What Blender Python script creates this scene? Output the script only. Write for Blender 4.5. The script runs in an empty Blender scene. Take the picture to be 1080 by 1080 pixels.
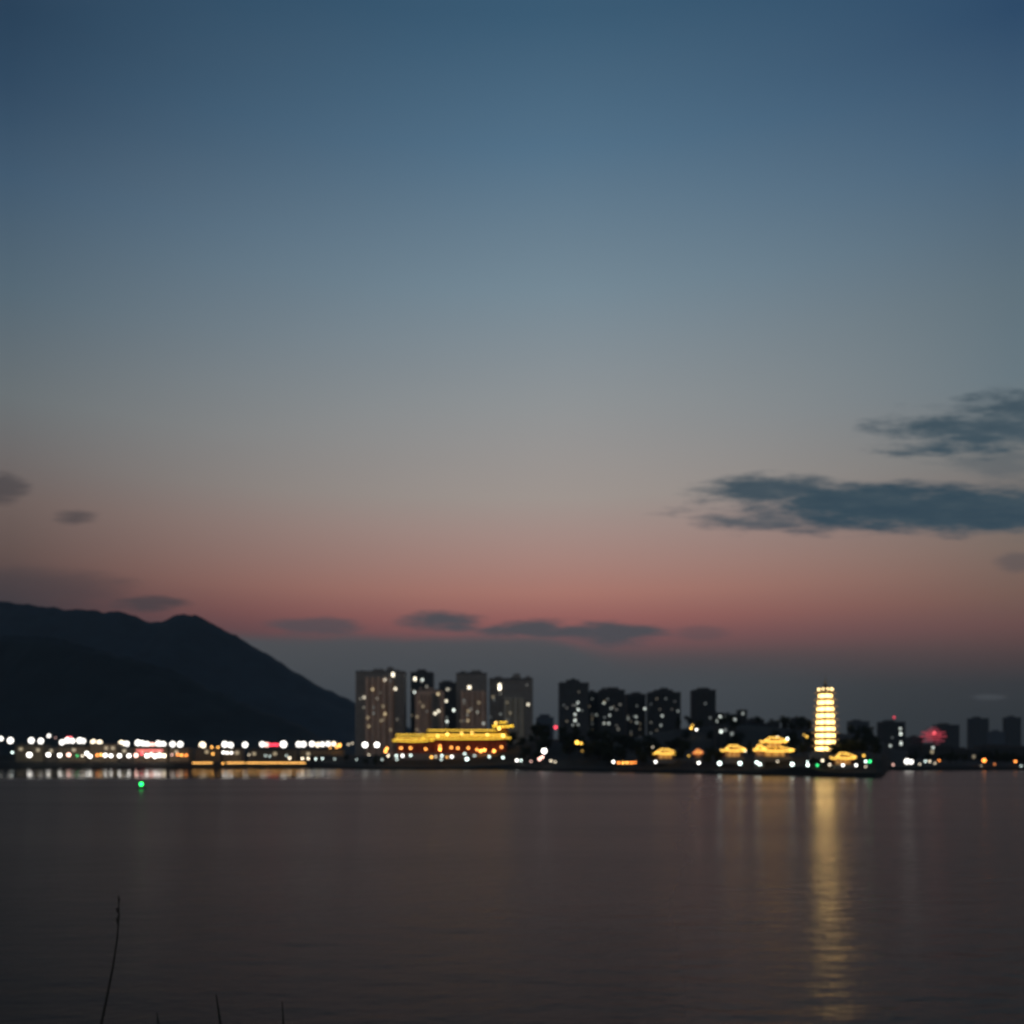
import bpy, bmesh, math, random
from mathutils import Vector, noise as mnoise

random.seed(11)
S = bpy.context.scene
COL = S.collection
R = math.radians
F, CX, HY, CZ = 935.0, 540.0, 802.0, 7.0     # focal length in photo pixels, centre column, horizon row, eye height above the water


def X(px, D): return (px - CX) / F * D
def Z(py, D): return CZ + (HY - py) / F * D
def W(n, D): return n / F * D                 # n photo pixels as metres at depth D
def lerp(a, b, t): return a + (b - a) * t
def sst(a, b, x):
    t = max(0.0, min(1.0, (x - a) / (b - a)))
    return t * t * (3 - 2 * t)
def interp(tab, x):
    if x <= tab[0][0]: return tab[0][1]
    for (x0, y0), (x1, y1) in zip(tab, tab[1:]):
        if x <= x1: return lerp(y0, y1, (x - x0) / (x1 - x0))
    return tab[-1][1]
def s2l(c): return tuple(((v / 255) / 12.92 if v <= 10 else ((v / 255 + .055) / 1.055) ** 2.4) for v in c)


ORD = {}
_ones = 'first second third fourth fifth sixth seventh eighth ninth tenth eleventh twelfth thirteenth fourteenth fifteenth sixteenth seventeenth eighteenth nineteenth'.split()
_tens = {20: 'twent', 30: 'thirt', 40: 'fort', 50: 'fift'}
def ordinal(n):
    if n <= 19: return _ones[n - 1]
    t, o = n // 10 * 10, n % 10
    return _tens[t] + ('ieth' if o == 0 else 'y-' + _ones[o - 1])


# ------------------------------------------------------------------ materials
def nodes_of(m):
    m.use_nodes = True
    return m.node_tree.nodes, m.node_tree.links


def mat(name, col, rough=.8, var=.25, scale=.6, spec=.3, metal=0):
    m = bpy.data.materials.new(name)
    n, l = nodes_of(m)
    b = n['Principled BSDF']
    tc = n.new('ShaderNodeTexCoord')
    nz = n.new('ShaderNodeTexNoise'); nz.inputs['Scale'].default_value = scale; nz.inputs['Detail'].default_value = 5
    l.new(tc.outputs['Object'], nz.inputs['Vector'])
    mx = n.new('ShaderNodeMix'); mx.data_type = 'RGBA'
    mx.inputs[6].default_value = tuple(c * (1 - var) for c in col) + (1,)
    mx.inputs[7].default_value = tuple(min(1, c * (1 + var)) for c in col) + (1,)
    l.new(nz.outputs['Fac'], mx.inputs[0]); l.new(mx.outputs[2], b.inputs['Base Color'])
    b.inputs['Roughness'].default_value = rough; b.inputs['Specular IOR Level'].default_value = spec
    b.inputs['Metallic'].default_value = metal
    return m


def facade(name, wall, glass=(.02, .025, .03), bw=3.4, rh=3.0, ms=.75):
    """Painted wall with a regular grid of dark unlit windows."""
    m = bpy.data.materials.new(name)
    n, l = nodes_of(m); b = n['Principled BSDF']
    tc = n.new('ShaderNodeTexCoord'); sp = n.new('ShaderNodeSeparateXYZ'); l.new(tc.outputs['Object'], sp.inputs[0])
    ad = n.new('ShaderNodeMath'); l.new(sp.outputs[0], ad.inputs[0]); l.new(sp.outputs[1], ad.inputs[1])
    cb = n.new('ShaderNodeCombineXYZ'); l.new(ad.outputs[0], cb.inputs[0]); l.new(sp.outputs[2], cb.inputs[1])
    br = n.new('ShaderNodeTexBrick'); br.offset = 0; br.squash = 1
    l.new(cb.outputs[0], br.inputs['Vector'])
    br.inputs['Scale'].default_value = 1; br.inputs['Brick Width'].default_value = bw; br.inputs['Row Height'].default_value = rh
    br.inputs['Mortar Size'].default_value = ms; br.inputs['Mortar Smooth'].default_value = 0
    br.inputs['Color1'].default_value = glass + (1,); br.inputs['Color2'].default_value = tuple(g * 2 for g in glass) + (1,)
    nz = n.new('ShaderNodeTexNoise'); nz.inputs['Scale'].default_value = .15; nz.inputs['Detail'].default_value = 6
    l.new(tc.outputs['Object'], nz.inputs['Vector'])
    mx = n.new('ShaderNodeMix'); mx.data_type = 'RGBA'
    mx.inputs[6].default_value = tuple(c * .75 for c in wall) + (1,); mx.inputs[7].default_value = tuple(c * 1.2 for c in wall) + (1,)
    l.new(nz.outputs['Fac'], mx.inputs[0]); l.new(mx.outputs[2], br.inputs['Mortar'])
    l.new(br.outputs['Color'], b.inputs['Base Color']); b.inputs['Roughness'].default_value = .7
    b.inputs['Specular IOR Level'].default_value = .3
    return m


_em = {}
def glow(col, L, lit=True):
    k = (tuple(col), L, lit)
    if k not in _em:
        m = bpy.data.materials.new('light')
        n, l = nodes_of(m); b = n['Principled BSDF']
        b.inputs['Base Color'].default_value = (.8, .8, .8, 1)
        b.inputs['Emission Color'].default_value = tuple(col) + (1,); b.inputs['Emission Strength'].default_value = L
        if not lit: m.cycles.emission_sampling = 'NONE'
        _em[k] = m
    return _em[k]


# ------------------------------------------------------------------ mesh helpers
def box(bm, x0, x1, y0, y1, z0, z1):
    v = [bm.verts.new(p) for p in ((x0, y0, z0), (x1, y0, z0), (x1, y1, z0), (x0, y1, z0), (x0, y0, z1), (x1, y0, z1), (x1, y1, z1), (x0, y1, z1))]
    for f in ((3, 2, 1, 0), (4, 5, 6, 7), (0, 1, 5, 4), (1, 2, 6, 5), (2, 3, 7, 6), (3, 0, 4, 7)):
        bm.faces.new([v[i] for i in f])


def lathe(bm, prof, n=10, c=(0, 0, 0), cap=True, sx=1, sy=1, rot=0):
    rings = []
    for r, z in prof:
        rings.append([bm.verts.new((c[0] + sx * r * math.cos(rot + 2 * math.pi * i / n), c[1] + sy * r * math.sin(rot + 2 * math.pi * i / n), c[2] + z)) for i in range(n)])
    for a, b in zip(rings, rings[1:]):
        for i in range(n):
            bm.faces.new((a[i], a[(i + 1) % n], b[(i + 1) % n], b[i]))
    if cap:
        bm.faces.new(rings[0][::-1]); bm.faces.new(rings[-1])


def tube(bm, pts, r, n=5, closed=False):
    pts = [Vector(p) for p in pts]
    rs = r if isinstance(r, (list, tuple)) else [r] * len(pts)
    rings = []
    for i, p in enumerate(pts):
        a = pts[i - 1] if (i or closed) else p
        b = pts[(i + 1) % len(pts)] if (i < len(pts) - 1 or closed) else p
        d = (b - a).normalized()
        u = d.cross(Vector((0, 0, 1)))
        if u.length < 1e-3: u = Vector((1, 0, 0))
        u.normalize(); w = u.cross(d)
        rings.append([bm.verts.new(p + (u * math.cos(2 * math.pi * k / n) + w * math.sin(2 * math.pi * k / n)) * rs[i]) for k in range(n)])
    m = len(rings)
    for i in range(m if closed else m - 1):
        a, b = rings[i], rings[(i + 1) % m]
        for k in range(n): bm.faces.new((a[k], a[(k + 1) % n], b[(k + 1) % n], b[k]))
    if not closed: bm.faces.new(rings[0][::-1]); bm.faces.new(rings[-1])


def ball(bm, r, c=(0, 0, 0), sub=1, s=(1, 1, 1)):
    g = bmesh.ops.create_icosphere(bm, subdivisions=sub, radius=r)
    for v in g['verts']: v.co = Vector((v.co.x * s[0] + c[0], v.co.y * s[1] + c[1], v.co.z * s[2] + c[2]))


def obj(name, bm, m, parent=None, loc=None):
    me = bpy.data.meshes.new(name); bmesh.ops.recalc_face_normals(bm, faces=bm.faces); bm.to_mesh(me); bm.free()
    me.materials.append(m)
    o = bpy.data.objects.new(name, me); COL.objects.link(o)
    if parent: o.parent = parent
    if loc: o.location = loc
    return o


def B(): return bmesh.new()


def thing(name, label, cat, loc, group=None, rz=0):
    o = bpy.data.objects.new(name, None); COL.objects.link(o)
    o.empty_display_size = .5
    o.location = loc; o.rotation_euler[2] = rz; o['label'] = label; o['category'] = cat
    if group: o['group'] = group
    return o


def dup(root, loc, rz, sc, label, group):
    r = root.copy(); COL.objects.link(r); r.location = loc; r.rotation_euler[2] = rz; r.scale = sc
    r['label'] = label
    if group: r['group'] = group
    elif 'group' in r: del r['group']
    for ch in root.children:
        c = ch.copy(); COL.objects.link(c); c.parent = r
    return r


# ------------------------------------------------------------------ camera
cd = bpy.data.cameras.new('camera'); cam = bpy.data.objects.new('camera', cd); COL.objects.link(cam)
S.camera = cam
cam.location = (0, 0, CZ); cam.rotation_euler = (R(90), 0, 0)
cd.sensor_width = 36; cd.lens = F / 1080 * 36; cd.shift_y = (HY - 540) / 1080
cd.clip_start = .1; cd.clip_end = 30000
cd.dof.use_dof = True; cd.dof.focus_distance = 1.3; cd.dof.aperture_fstop = 5.3

# ------------------------------------------------------------------ sky
wd = bpy.data.worlds.new('World'); S.world = wd; wd.use_nodes = True
n, l = wd.node_tree.nodes, wd.node_tree.links
n.clear()
out = n.new('ShaderNodeOutputWorld'); bg = n.new('ShaderNodeBackground'); l.new(bg.outputs[0], out.inputs[0])


def M(op, a, b=None, c=None):
    q = n.new('ShaderNodeMath'); q.operation = op
    for i, v in enumerate((a, b, c)):
        if v is None: continue
        if isinstance(v, (int, float)): q.inputs[i].default_value = v
        else: l.new(v, q.inputs[i])
    return q.outputs[0]


def MR(v, a, b, c=0., d=1., smooth=True):
    q = n.new('ShaderNodeMapRange'); q.interpolation_type = 'SMOOTHSTEP' if smooth else 'LINEAR'
    l.new(v, q.inputs[0])
    for i, k in enumerate((a, b, c, d)):
        if isinstance(k, (int, float)): q.inputs[i + 1].default_value = k
        else: l.new(k, q.inputs[i + 1])
    return q.outputs[0]


def MIX(f, a, b):
    q = n.new('ShaderNodeMix'); q.data_type = 'RGBA'
    if isinstance(f, float): q.inputs[0].default_value = f
    else: l.new(f, q.inputs[0])
    for i, v in ((6, a), (7, b)):
        if isinstance(v, tuple): q.inputs[i].default_value = v + (1,)
        else: l.new(v, q.inputs[i])
    return q.outputs[2]


def RAMP(v, stops):
    q = n.new('ShaderNodeValToRGB'); e = q.color_ramp.elements
    while len(e) > 1: e.remove(e[-1])
    for i, (p, c) in enumerate(stops):
        s = e[0] if i == 0 else e.new(p / 90)
        s.position = p / 90; s.color = s2l(c) + (1,)
    l.new(v, q.inputs[0]); return q.outputs[0]


tc = n.new('ShaderNodeTexCoord'); sp = n.new('ShaderNodeSeparateXYZ'); l.new(tc.outputs['Generated'], sp.inputs[0])
sx_, sy_, sz_ = sp.outputs
az = M('ARCTAN2', sx_, sy_); el = M('MULTIPLY', M('ARCSINE', sz_), 2 / math.pi)
rc = RAMP(el, [(0, (52, 57, 59)), (5, (64, 68, 70)), (6.5, (84, 74, 76)), (8, (126, 83, 84)), (9, (149, 94, 90)), (10.7, (168, 117, 106)), (12.4, (166, 128, 119)),
               (14.5, (162, 138, 131)), (16.5, (156, 146, 140)), (21.9, (140, 144, 146)), (28, (115, 135, 148)), (34.7, (81, 112, 136)), (40.1, (57, 91, 117)), (60, (30, 58, 88)), (90, (20, 42, 68))])
rl = RAMP(el, [(0, (38, 43, 47)), (6, (48, 48, 52)), (8.6, (64, 53, 56)), (9.7, (80, 62, 61)), (11.5, (97, 79, 74)), (14.3, (108, 94, 89)), (16.8, (107, 103, 102)), (19.7, (103, 110, 113)),
               (24.9, (83, 102, 115)), (29.9, (63, 88, 110)), (33.4, (47, 73, 97)), (36.4, (38, 64, 88)), (60, (24, 46, 72)), (90, (20, 42, 68))])
rr = RAMP(el, [(0, (38, 41, 43)), (2.8, (43, 45, 46)), (4.4, (51, 50, 51)), (6, (80, 63, 62)), (7.6, (106, 76, 73)), (9.4, (119, 92, 82)), (12, (122, 106, 97)), (17.3, (113, 116, 116)), (20.6, (102, 117, 125)),
               (24.9, (93, 111, 122)), (31.4, (66, 95, 120)), (36.4, (43, 73, 103)), (60, (26, 50, 78)), (90, (20, 42, 68))])
rb = RAMP(el, [(0, (76, 76, 78)), (8, (102, 97, 96)), (16, (110, 108, 110)), (30, (88, 102, 116)), (60, (44, 72, 100)), (90, (24, 48, 74))])
sky = MIX(M('POWER', MR(az, R(3), R(-29.5), 0., 1., False), 1.5), rc, rl)
sky = MIX(M('POWER', MR(az, R(3), R(29.5), 0., 1., False), 1.55), sky, rr)
sky = MIX(MR(M('ABSOLUTE', az), R(55), R(130)), sky, rb)
ys = M('MAXIMUM', sy_, .05)
u = M('DIVIDE', sx_, ys); v = M('DIVIDE', sz_, ys)
front = MR(sy_, .1, .3)


def fbm(ux, vx, seed, detail=6, rough=.6):
    cb = n.new('ShaderNodeCombineXYZ'); l.new(M('MULTIPLY', u, ux), cb.inputs[0]); l.new(M('MULTIPLY', v, vx), cb.inputs[1]); cb.inputs[2].default_value = seed
    nz = n.new('ShaderNodeTexNoise'); nz.inputs['Scale'].default_value = 1; nz.inputs['Detail'].default_value = detail; nz.inputs['Roughness'].default_value = rough
    l.new(cb.outputs[0], nz.inputs['Vector'])
    return M('SUBTRACT', nz.outputs['Fac'], .5)


n1 = fbm(7, 38, 3.1); n2 = fbm(24, 110, 8.7); n3 = fbm(5, 16, 1.7, 3)
nn = M('ADD', n1, M('MULTIPLY', n2, .8))


def cloud(px, py, a, b, kn=2.2, lo=.2, hi=1.5, strength=1., shear=0.):
    u0, v0 = (px - CX) / F, (HY - py) / F
    du = M('SUBTRACT', u, u0)
    dv = M('SUBTRACT', M('SUBTRACT', v, v0), M('MULTIPLY', du, shear))
    d = M('ADD', M('POWER', M('ABSOLUTE', M('DIVIDE', du, a / F)), 2), M('POWER', M('ABSOLUTE', M('DIVIDE', dv, b / F)), 2))
    return M('MULTIPLY', MR(M('ADD', d, M('MULTIPLY', nn, kn)), lo, hi, 1., 0.), strength)


def union(*ms):
    o = ms[0]
    for m_ in ms[1:]: o = M('MAXIMUM', o, m_)
    return M('MULTIPLY', o, front)


# low grey cloud bank behind the towers
edge = MR(u, .03, .16, (HY - 669) / F, (HY - 694) / F); soft = MR(u, .03, .16, .012, .036)
bank = M('MULTIPLY', MR(M('DIVIDE', M('SUBTRACT', edge, M('ADD', v, M('MULTIPLY', nn, .012))), soft), -.5, 1.), front)
bank = M('MULTIPLY', bank, MR(u, .16, .45, .95, .12))
bankc = n.new('ShaderNodeValToRGB'); l.new(M('MULTIPLY', v, 5.), bankc.inputs[0])
be = bankc.color_ramp.elements; be[0].color = s2l((55, 61, 65)) + (1,); be[1].position = .72; be[1].color = s2l((77, 79, 82)) + (1,)
sky = MIX(bank, sky, bankc.outputs[0])
big = union(cloud(1030, 538, 270, 27, 2.4), cloud(815, 517, 88, 17, 3.0, .1, 1.6, .95), cloud(800, 549, 75, 9, 3.2, .1, 1.7, .8), cloud(910, 530, 120, 24, 2.4))
sky = MIX(big, sky, MIX(MR(nn, -.3, .3), s2l((47, 67, 80)), s2l((64, 80, 89))))
up = union(cloud(1090, 441, 160, 31, 3.4, .1, 1.5, 1., .12), cloud(1120, 490, 120, 16, 3.6, 0., 1.8, .4))
sky = MIX(up, sky, MIX(MR(nn, -.3, .3), s2l((58, 76, 87)), s2l((76, 90, 98))))
lf = union(cloud(2, 514, 27, 18, 3.2, 0., 1.7, .65), cloud(80, 545, 24, 8, 3.0, 0., 1.7, .65), cloud(155, 637, 38, 9, 3.2, 0., 1.7, .75), cloud(40, 622, 90, 20, 2, 0., 2., .5))
sky = MIX(lf, sky, s2l((60, 58, 62)))
lo_ = union(cloud(467, 656, 46, 11, 2.8, .1, 1.5), cloud(552, 661, 48, 9, 3.2, .1, 1.5, 1., .1), cloud(640, 669, 70, 13, 3., .1, 1.5), cloud(330, 660, 48, 10, 3.2, .1, 1.6, .75), cloud(1072, 593, 24, 10, 2, .1, 1.6, .5), cloud(740, 668, 30, 8, 2, .1, 1.7, .4))
sky = MIX(lo_, sky, s2l((76, 74, 79)))
pale = union(cloud(1042, 735, 18, 3.5, 2, 0., 1.7, .4))
sky = MIX(pale, sky, s2l((84, 88, 92)))
sky = MIX(M('MULTIPLY', M('ADD', n3, .5), .06), sky, (.12, .12, .13))
l.new(sky, bg.inputs['Color']); l.new(MR(el, 18 / 90, 42 / 90, 1.12, 1.02), bg.inputs['Strength'])

S.view_settings.view_transform = 'Standard'; S.view_settings.look = 'None'; S.view_settings.gamma = 1; S.view_settings.exposure = 0
S.cycles.use_denoising = True
S.cycles.use_adaptive_sampling = False
S.cycles.max_bounces = 4; S.cycles.diffuse_bounces = 2; S.cycles.glossy_bounces = 3; S.cycles.volume_bounces = 0
S.cycles.sample_clamp_indirect = 3.0; S.cycles.sample_clamp_direct = 0
S.cycles.use_light_tree = True

# ------------------------------------------------------------------ ground
SHORE = [(-700, 830), (-100, 785), (320, 772), (345, 735), (372, 690), (400, 656), (540, 640), (580, 560), (640, 520), (700, 470), (760, 440), (820, 405), (870, 372), (900, 356),
         (924, 350), (930, 358), (933, 420), (937, 600), (1000, 612), (1080, 630), (1400, 690), (1900, 760)]


def shore(px): return interp(SHORE, px)


def H(px, D):
    t = D - shore(px)
    left = 1 - sst(330, 375, px); right = sst(931, 940, px); isl = sst(690, 740, px) * (1 - right)
    h = -1.3 + 3.5 * sst(0, 5, t)
    h += left * (3.2 * sst(10, 16, t) + 7 * sst(48, 60, t))
    mid = (1 - left) * (1 - right)
    h += mid * (5.0 * sst(14, 45, t) + 3.5 * sst(45, 90, t))
    x = X(px, D)
    def bump(bpx, bD, r, a):
        bx = X(bpx, bD); return a * math.exp(-(((x - bx) ** 2 + (D - bD) ** 2) / r ** 2))
    h += bump(869, 402, 17, 4.6)
    h += bump(600, 690, 50, 12) + bump(563, 748, 34, 11)
    h += bump(790, 820, 120, 20) + bump(880, 860, 90, 10) + bump(720, 830, 80, 10)
    h += 3 * sst(700, 1100, D) * (1 - left)
    h += right * 1.6 * sst(6, 20, t)
    return h


def G(px, D): return H(px, D)


bm = B(); cols = []
pxs = list(range(-700, 330, 40)) + list(range(330, 920, 6)) + [920, 924, 927, 930, 931.5, 933, 934, 935, 936, 937, 940] + list(range(946, 1100, 12)) + list(range(1100, 1901, 50))
ts = [-6, 0, 1, 2, 3, 4, 5, 8, 12, 14, 17, 20, 25, 30, 36, 42, 50, 62, 68, 74, 80, 90, 110, 130, 150, 180, 210, 250, 300, 350, 400, 460, 520, 600, 700, 900, 1300, 2000, 3200, 5200]
for p in pxs:
    s0 = shore(p); c = []
    for t in ts:
        D = s0 + t; z = H(p, D) if t >= 0 else -1.6
        if t > 4: z += .25 * mnoise.noise((X(p, D) * .08, D * .08, 0))
        c.append(bm.verts.new((X(p, D), D, z)))
    cols.append(c)
for a, b in zip(cols, cols[1:]):
    for i in range(len(ts) - 1): bm.faces.new((a[i], b[i], b[i + 1], a[i + 1]))
o = obj('ground', bm, mat('shore_earth', (.02, .021, .018), .9, .4, .15)); o['kind'] = 'structure'

bm = B()
ny = [3.0, 4.0, 5.0, 5.6, 7, 9, 12, 16, 20, 24]
nzv = [5.42, 5.4, 5.38, 5.3, 4.7, 3.7, 2.4, .7, -.7, -1.6]
prev = None
for y, z in zip([-30, -10, 0, 2] + ny, [5.6, 5.5, 5.45, 5.42] + nzv):
    row = [bm.verts.new((x, y, z + (.05 * mnoise.noise((x * .7, y * .7, 2)) if y > 5.5 else 0))) for x in range(-60, 61, 2)]
    if prev:
        for i in range(len(row) - 1): bm.faces.new((prev[i], prev[i + 1], row[i + 1], row[i]))
    prev = row
o = obj('near_bank', bm, mat('bank_soil', (.05, .045, .03), .95, .4, 1.2)); o['kind'] = 'structure'

# water: one sheet, ripples as bump, wind lanes as roughness
wm = bpy.data.materials.new('river_water'); n, l = nodes_of(wm); b = n['Principled BSDF']
b.inputs['Base Color'].default_value = (.010, .011, .010, 1); b.inputs['IOR'].default_value = 1.235; b.inputs['Specular IOR Level'].default_value = .5
g = n.new('ShaderNodeNewGeometry'); sp = n.new('ShaderNodeSeparateXYZ'); l.new(g.outputs['Position'], sp.inputs[0])


def wnoise(sx, sy, det, seed):
    cb = n.new('ShaderNodeCombineXYZ'); l.new(M('MULTIPLY', sp.outputs[0], sx), cb.inputs[0]); l.new(M('MULTIPLY', sp.outputs[1], sy), cb.inputs[1]); cb.inputs[2].default_value = seed
    q = n.new('ShaderNodeTexNoise'); q.inputs['Scale'].default_value = 1; q.inputs['Detail'].default_value = det; l.new(cb.outputs[0], q.inputs['Vector'])
    return q.outputs['Fac']


big_ = wnoise(.32, .85, 5, 0.); small = wnoise(1.7, 3.4, 4, 4.); mid_ = wnoise(.13, .22, 2, 7.); lanes = wnoise(.006, .03, 4, 9.)
hgt = M('ADD', M('ADD', M('MULTIPLY', big_, .34), M('MULTIPLY', small, .10)), M('MULTIPLY', mid_, .18))
bp = n.new('ShaderNodeBump'); bp.inputs['Strength'].default_value = 1.0; bp.inputs['Distance'].default_value = .38
l.new(hgt, bp.inputs['Height'])
# sheltered calm water along the left shore
ratio = M('DIVIDE', sp.outputs[0], M('MAXIMUM', sp.outputs[1], 1.))
calm = M('MULTIPLY', MR(sp.outputs[1], 290, 400), MR(ratio, -.12, -.26))
far = MR(sp.outputs[1], 20, 260)
rough = M('ADD', MR(far, 0., 1., .20, .245, False), M('MULTIPLY', M('SUBTRACT', lanes, .5), .16))
rough = M('ADD', M('MAXIMUM', rough, .12), MR(ratio, .27, .12, 0., .125))   # wind-roughened towards the left
rr_ = n.new('ShaderNodeMix'); rr_.data_type = 'FLOAT'; l.new(calm, rr_.inputs[0]); l.new(rough, rr_.inputs[2]); rr_.inputs[3].default_value = .10
l.new(rr_.outputs[0], b.inputs['Roughness'])
l.new(M('MULTIPLY', MR(sp.outputs[1], 330, 40, .04, 1.), 1.), bp.inputs['Strength'])
l.new(bp.outputs['Normal'], b.inputs['Normal'])
bm = B()
xs = [-4200, -1500, -600, -250, -100, 0, 100, 250, 600, 1500, 4200]; yy = [-60, 0, 20, 60, 150, 350, 700, 1200, 2500, 6300]
gr = [[bm.verts.new((x, y, 0)) for x in xs] for y in yy]
for a, c in zip(gr, gr[1:]):
    for i in range(len(xs) - 1): bm.faces.new((a[i], a[i + 1], c[i + 1], c[i]))
o = obj('river_water', bm, wm); o['kind'] = 'structure'

# mountains
def mountain(name, prof, D, back, col, seed, foot=None):
    bm = B(); rows = []
    nrow = 16
    pl = [prof[0][0] + (prof[-1][0] - prof[0][0]) * i / 260 for i in range(261)]
    for j in range(-nrow, nrow + 1):
        row = []
        tj = j / nrow
        for p in pl:
            hr = max(0, Z(interp(prof, p), D) - 4)
            x = X(p, D)
            f = (1 - abs(tj)) ** 1.15
            y = D + tj * back
            z = 2 + hr * f
            nzv = mnoise.fractal((x * .004, y * .004, seed), 1, 2, 5)
            z += nzv * 28 * f * (1 - f) * 2 + 6 * mnoise.noise((x * .03, y * .03, seed)) * f + 3.5 * mnoise.noise((x * .09, y * .09, seed)) * f
            row.append(bm.verts.new((x + nzv * 20 * (1 - f), y, z)))
        rows.append(row)
    for a, b in zip(rows, rows[1:]):
        for i in range(len(a) - 1): bm.faces.new((a[i], a[i + 1], b[i + 1], b[i]))
    o = obj(name, bm, mat(name + '_forest', col, .95, .5, .02)); o['kind'] = 'structure'
    for f in o.data.polygons: f.use_smooth = True


mountain('mountain', [(-520, 700), (-300, 640), (-120, 628), (0, 633), (40, 638), (90, 643), (130, 644.5), (150, 653), (170, 654.5), (183, 650), (193, 648), (207, 648.5), (214, 651), (222, 657), (233, 661), (250, 671), (275, 685), (300, 700), (330, 718), (370, 738), (410, 756), (450, 775), (500, 800)], 2350, 620, (.022, .040, .052), 1.0)
mountain('foothill', [(-400, 690), (-200, 672), (0, 668), (60, 672), (120, 688), (180, 705), (250, 738), (300, 757), (340, 776), (380, 797)], 1600, 330, (.016, .028, .032), 5.0)

# ------------------------------------------------------------------ shared materials
MPOLE = mat('pole_metal', (.09, .09, .095), .5, .15, 2, metal=.6)
MCAP = mat('lamp_cap', (.06, .06, .065), .5, .15, 3)
MSTONE = mat('stone', (.24, .22, .2), .85, .25, .8)
MCONC = mat('concrete', (.25, .245, .235), .85, .25, .5)
MROOF = mat('roof_felt', (.09, .09, .09), .9, .3, .5)
MTILE = mat('glazed_roof_tile', (.42, .27, .05), .4, .25, 1.5)
MDTILE = mat('dark_roof_tile', (.07, .06, .05), .6, .3, 1.5)
MRED = mat('red_lacquer', (.28, .06, .03), .5, .2, 1)
MWOOD = mat('dark_timber', (.10, .05, .03), .6, .25, 1.5)
MCREAM = mat('cream_plaster', (.5, .43, .3), .8, .15, .7)
MLEAF = [mat('leaves_dark', (.018, .026, .012), .9, .5, .8), mat('leaves_mid', (.026, .034, .014), .9, .5, .8)]
MBARK = mat('bark', (.05, .04, .03), .95, .4, 3)

WHITE, WARM, COOL, AMBER, ORANGE, GOLD, RED, GREEN, PINK = (1, .96, .88), (1, .84, .6), (.82, 1, .93), (1, .46, .08), (1, .28, .04), (1, .56, .07), (1, .05, .09), (.03, 1, .25), (1, .55, .45)
PROTECT = []


# ------------------------------------------------------------------ lamps
def lamp(px, py, D, col, L, dpx, label, group, kind='globe'):
    """dpx = apparent size of the luminous head, in photo pixels."""
    x, z, g = X(px, D), Z(py, D), max(0.1, G(px, D))
    L = L * (.11 if kind == 'flood' else .2 if dpx >= 2.8 else .26 if L >= 20 else .32); dpx = dpx * (1.38 if dpx > 3.2 else 1.2 if dpx >= 2.8 else .9)  # large heads widened so their shape imitates bloom around bright lamps
    r = W(dpx, D) / 2
    h = z - g
    PROTECT.append((px, D))
    if kind == 'flood':
        t = thing('floodlight', label, 'floodlight', (x, D, g - .2), group)
        bm = B(); lathe(bm, [(.22, 0), (.12, h + r)], 7); obj('pole', bm, MPOLE, t)
        bm = B(); ball(bm, r, (0, 0, h + .2), 2, (1, .35, 1)); obj('lamp_bloom', bm, glow(col, L), t)
        bm = B(); box(bm, -r * .8, r * .8, r * .38, r * .38 + .5, h - r * .75 + .2, h + r * .75 + .2); obj('lamp_housing', bm, MCAP, t)
    else:
        t = thing('street_lamp', label, 'street lamp', (x, D, g - .2), group)
        bm = B(); lathe(bm, [(.16, 0), (.16, .5), (.08, .6), (.055, max(.7, h - r * .9 + .2))], 7); obj('pole', bm, MPOLE, t)
        bm = B(); ball(bm, r, (0, 0, h + .2), 2, (1, 1, 1.05)); obj('globe', bm, glow(col, L), t)
        bm = B(); lathe(bm, [(r * .62, h + .2 + r * .86), (r * .5, h + .2 + r * 1.1), (.04, h + .2 + r * 1.3)], 8); obj('cap', bm, MCAP, t)
    return t


WORD = {WHITE: 'white', WARM: 'warm white', COOL: 'cool white', AMBER: 'amber', ORANGE: 'orange', GOLD: 'golden', RED: 'red', GREEN: 'green', PINK: 'pinkish'}


def row(items, D, place, group, kind='globe'):
    """items: (px, py, colour, strength, head size). Ordinals are counted from the left."""
    items = sorted(items)
    for i, (px, py, col, L, d) in enumerate(items):
        size = 'large bright' if d >= 3 else ('bright' if L >= 20 else ('small dim' if L < 8 else 'small'))
        noun = 'floodlight' if kind == 'flood' else 'lamp'
        dd = D(px) if callable(D) else D
        lamp(px, py, dd, col, L, d, '%s %s %s, %s from the left %s' % (size, WORD[col], noun, ordinal(i + 1), place), group, kind)


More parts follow.
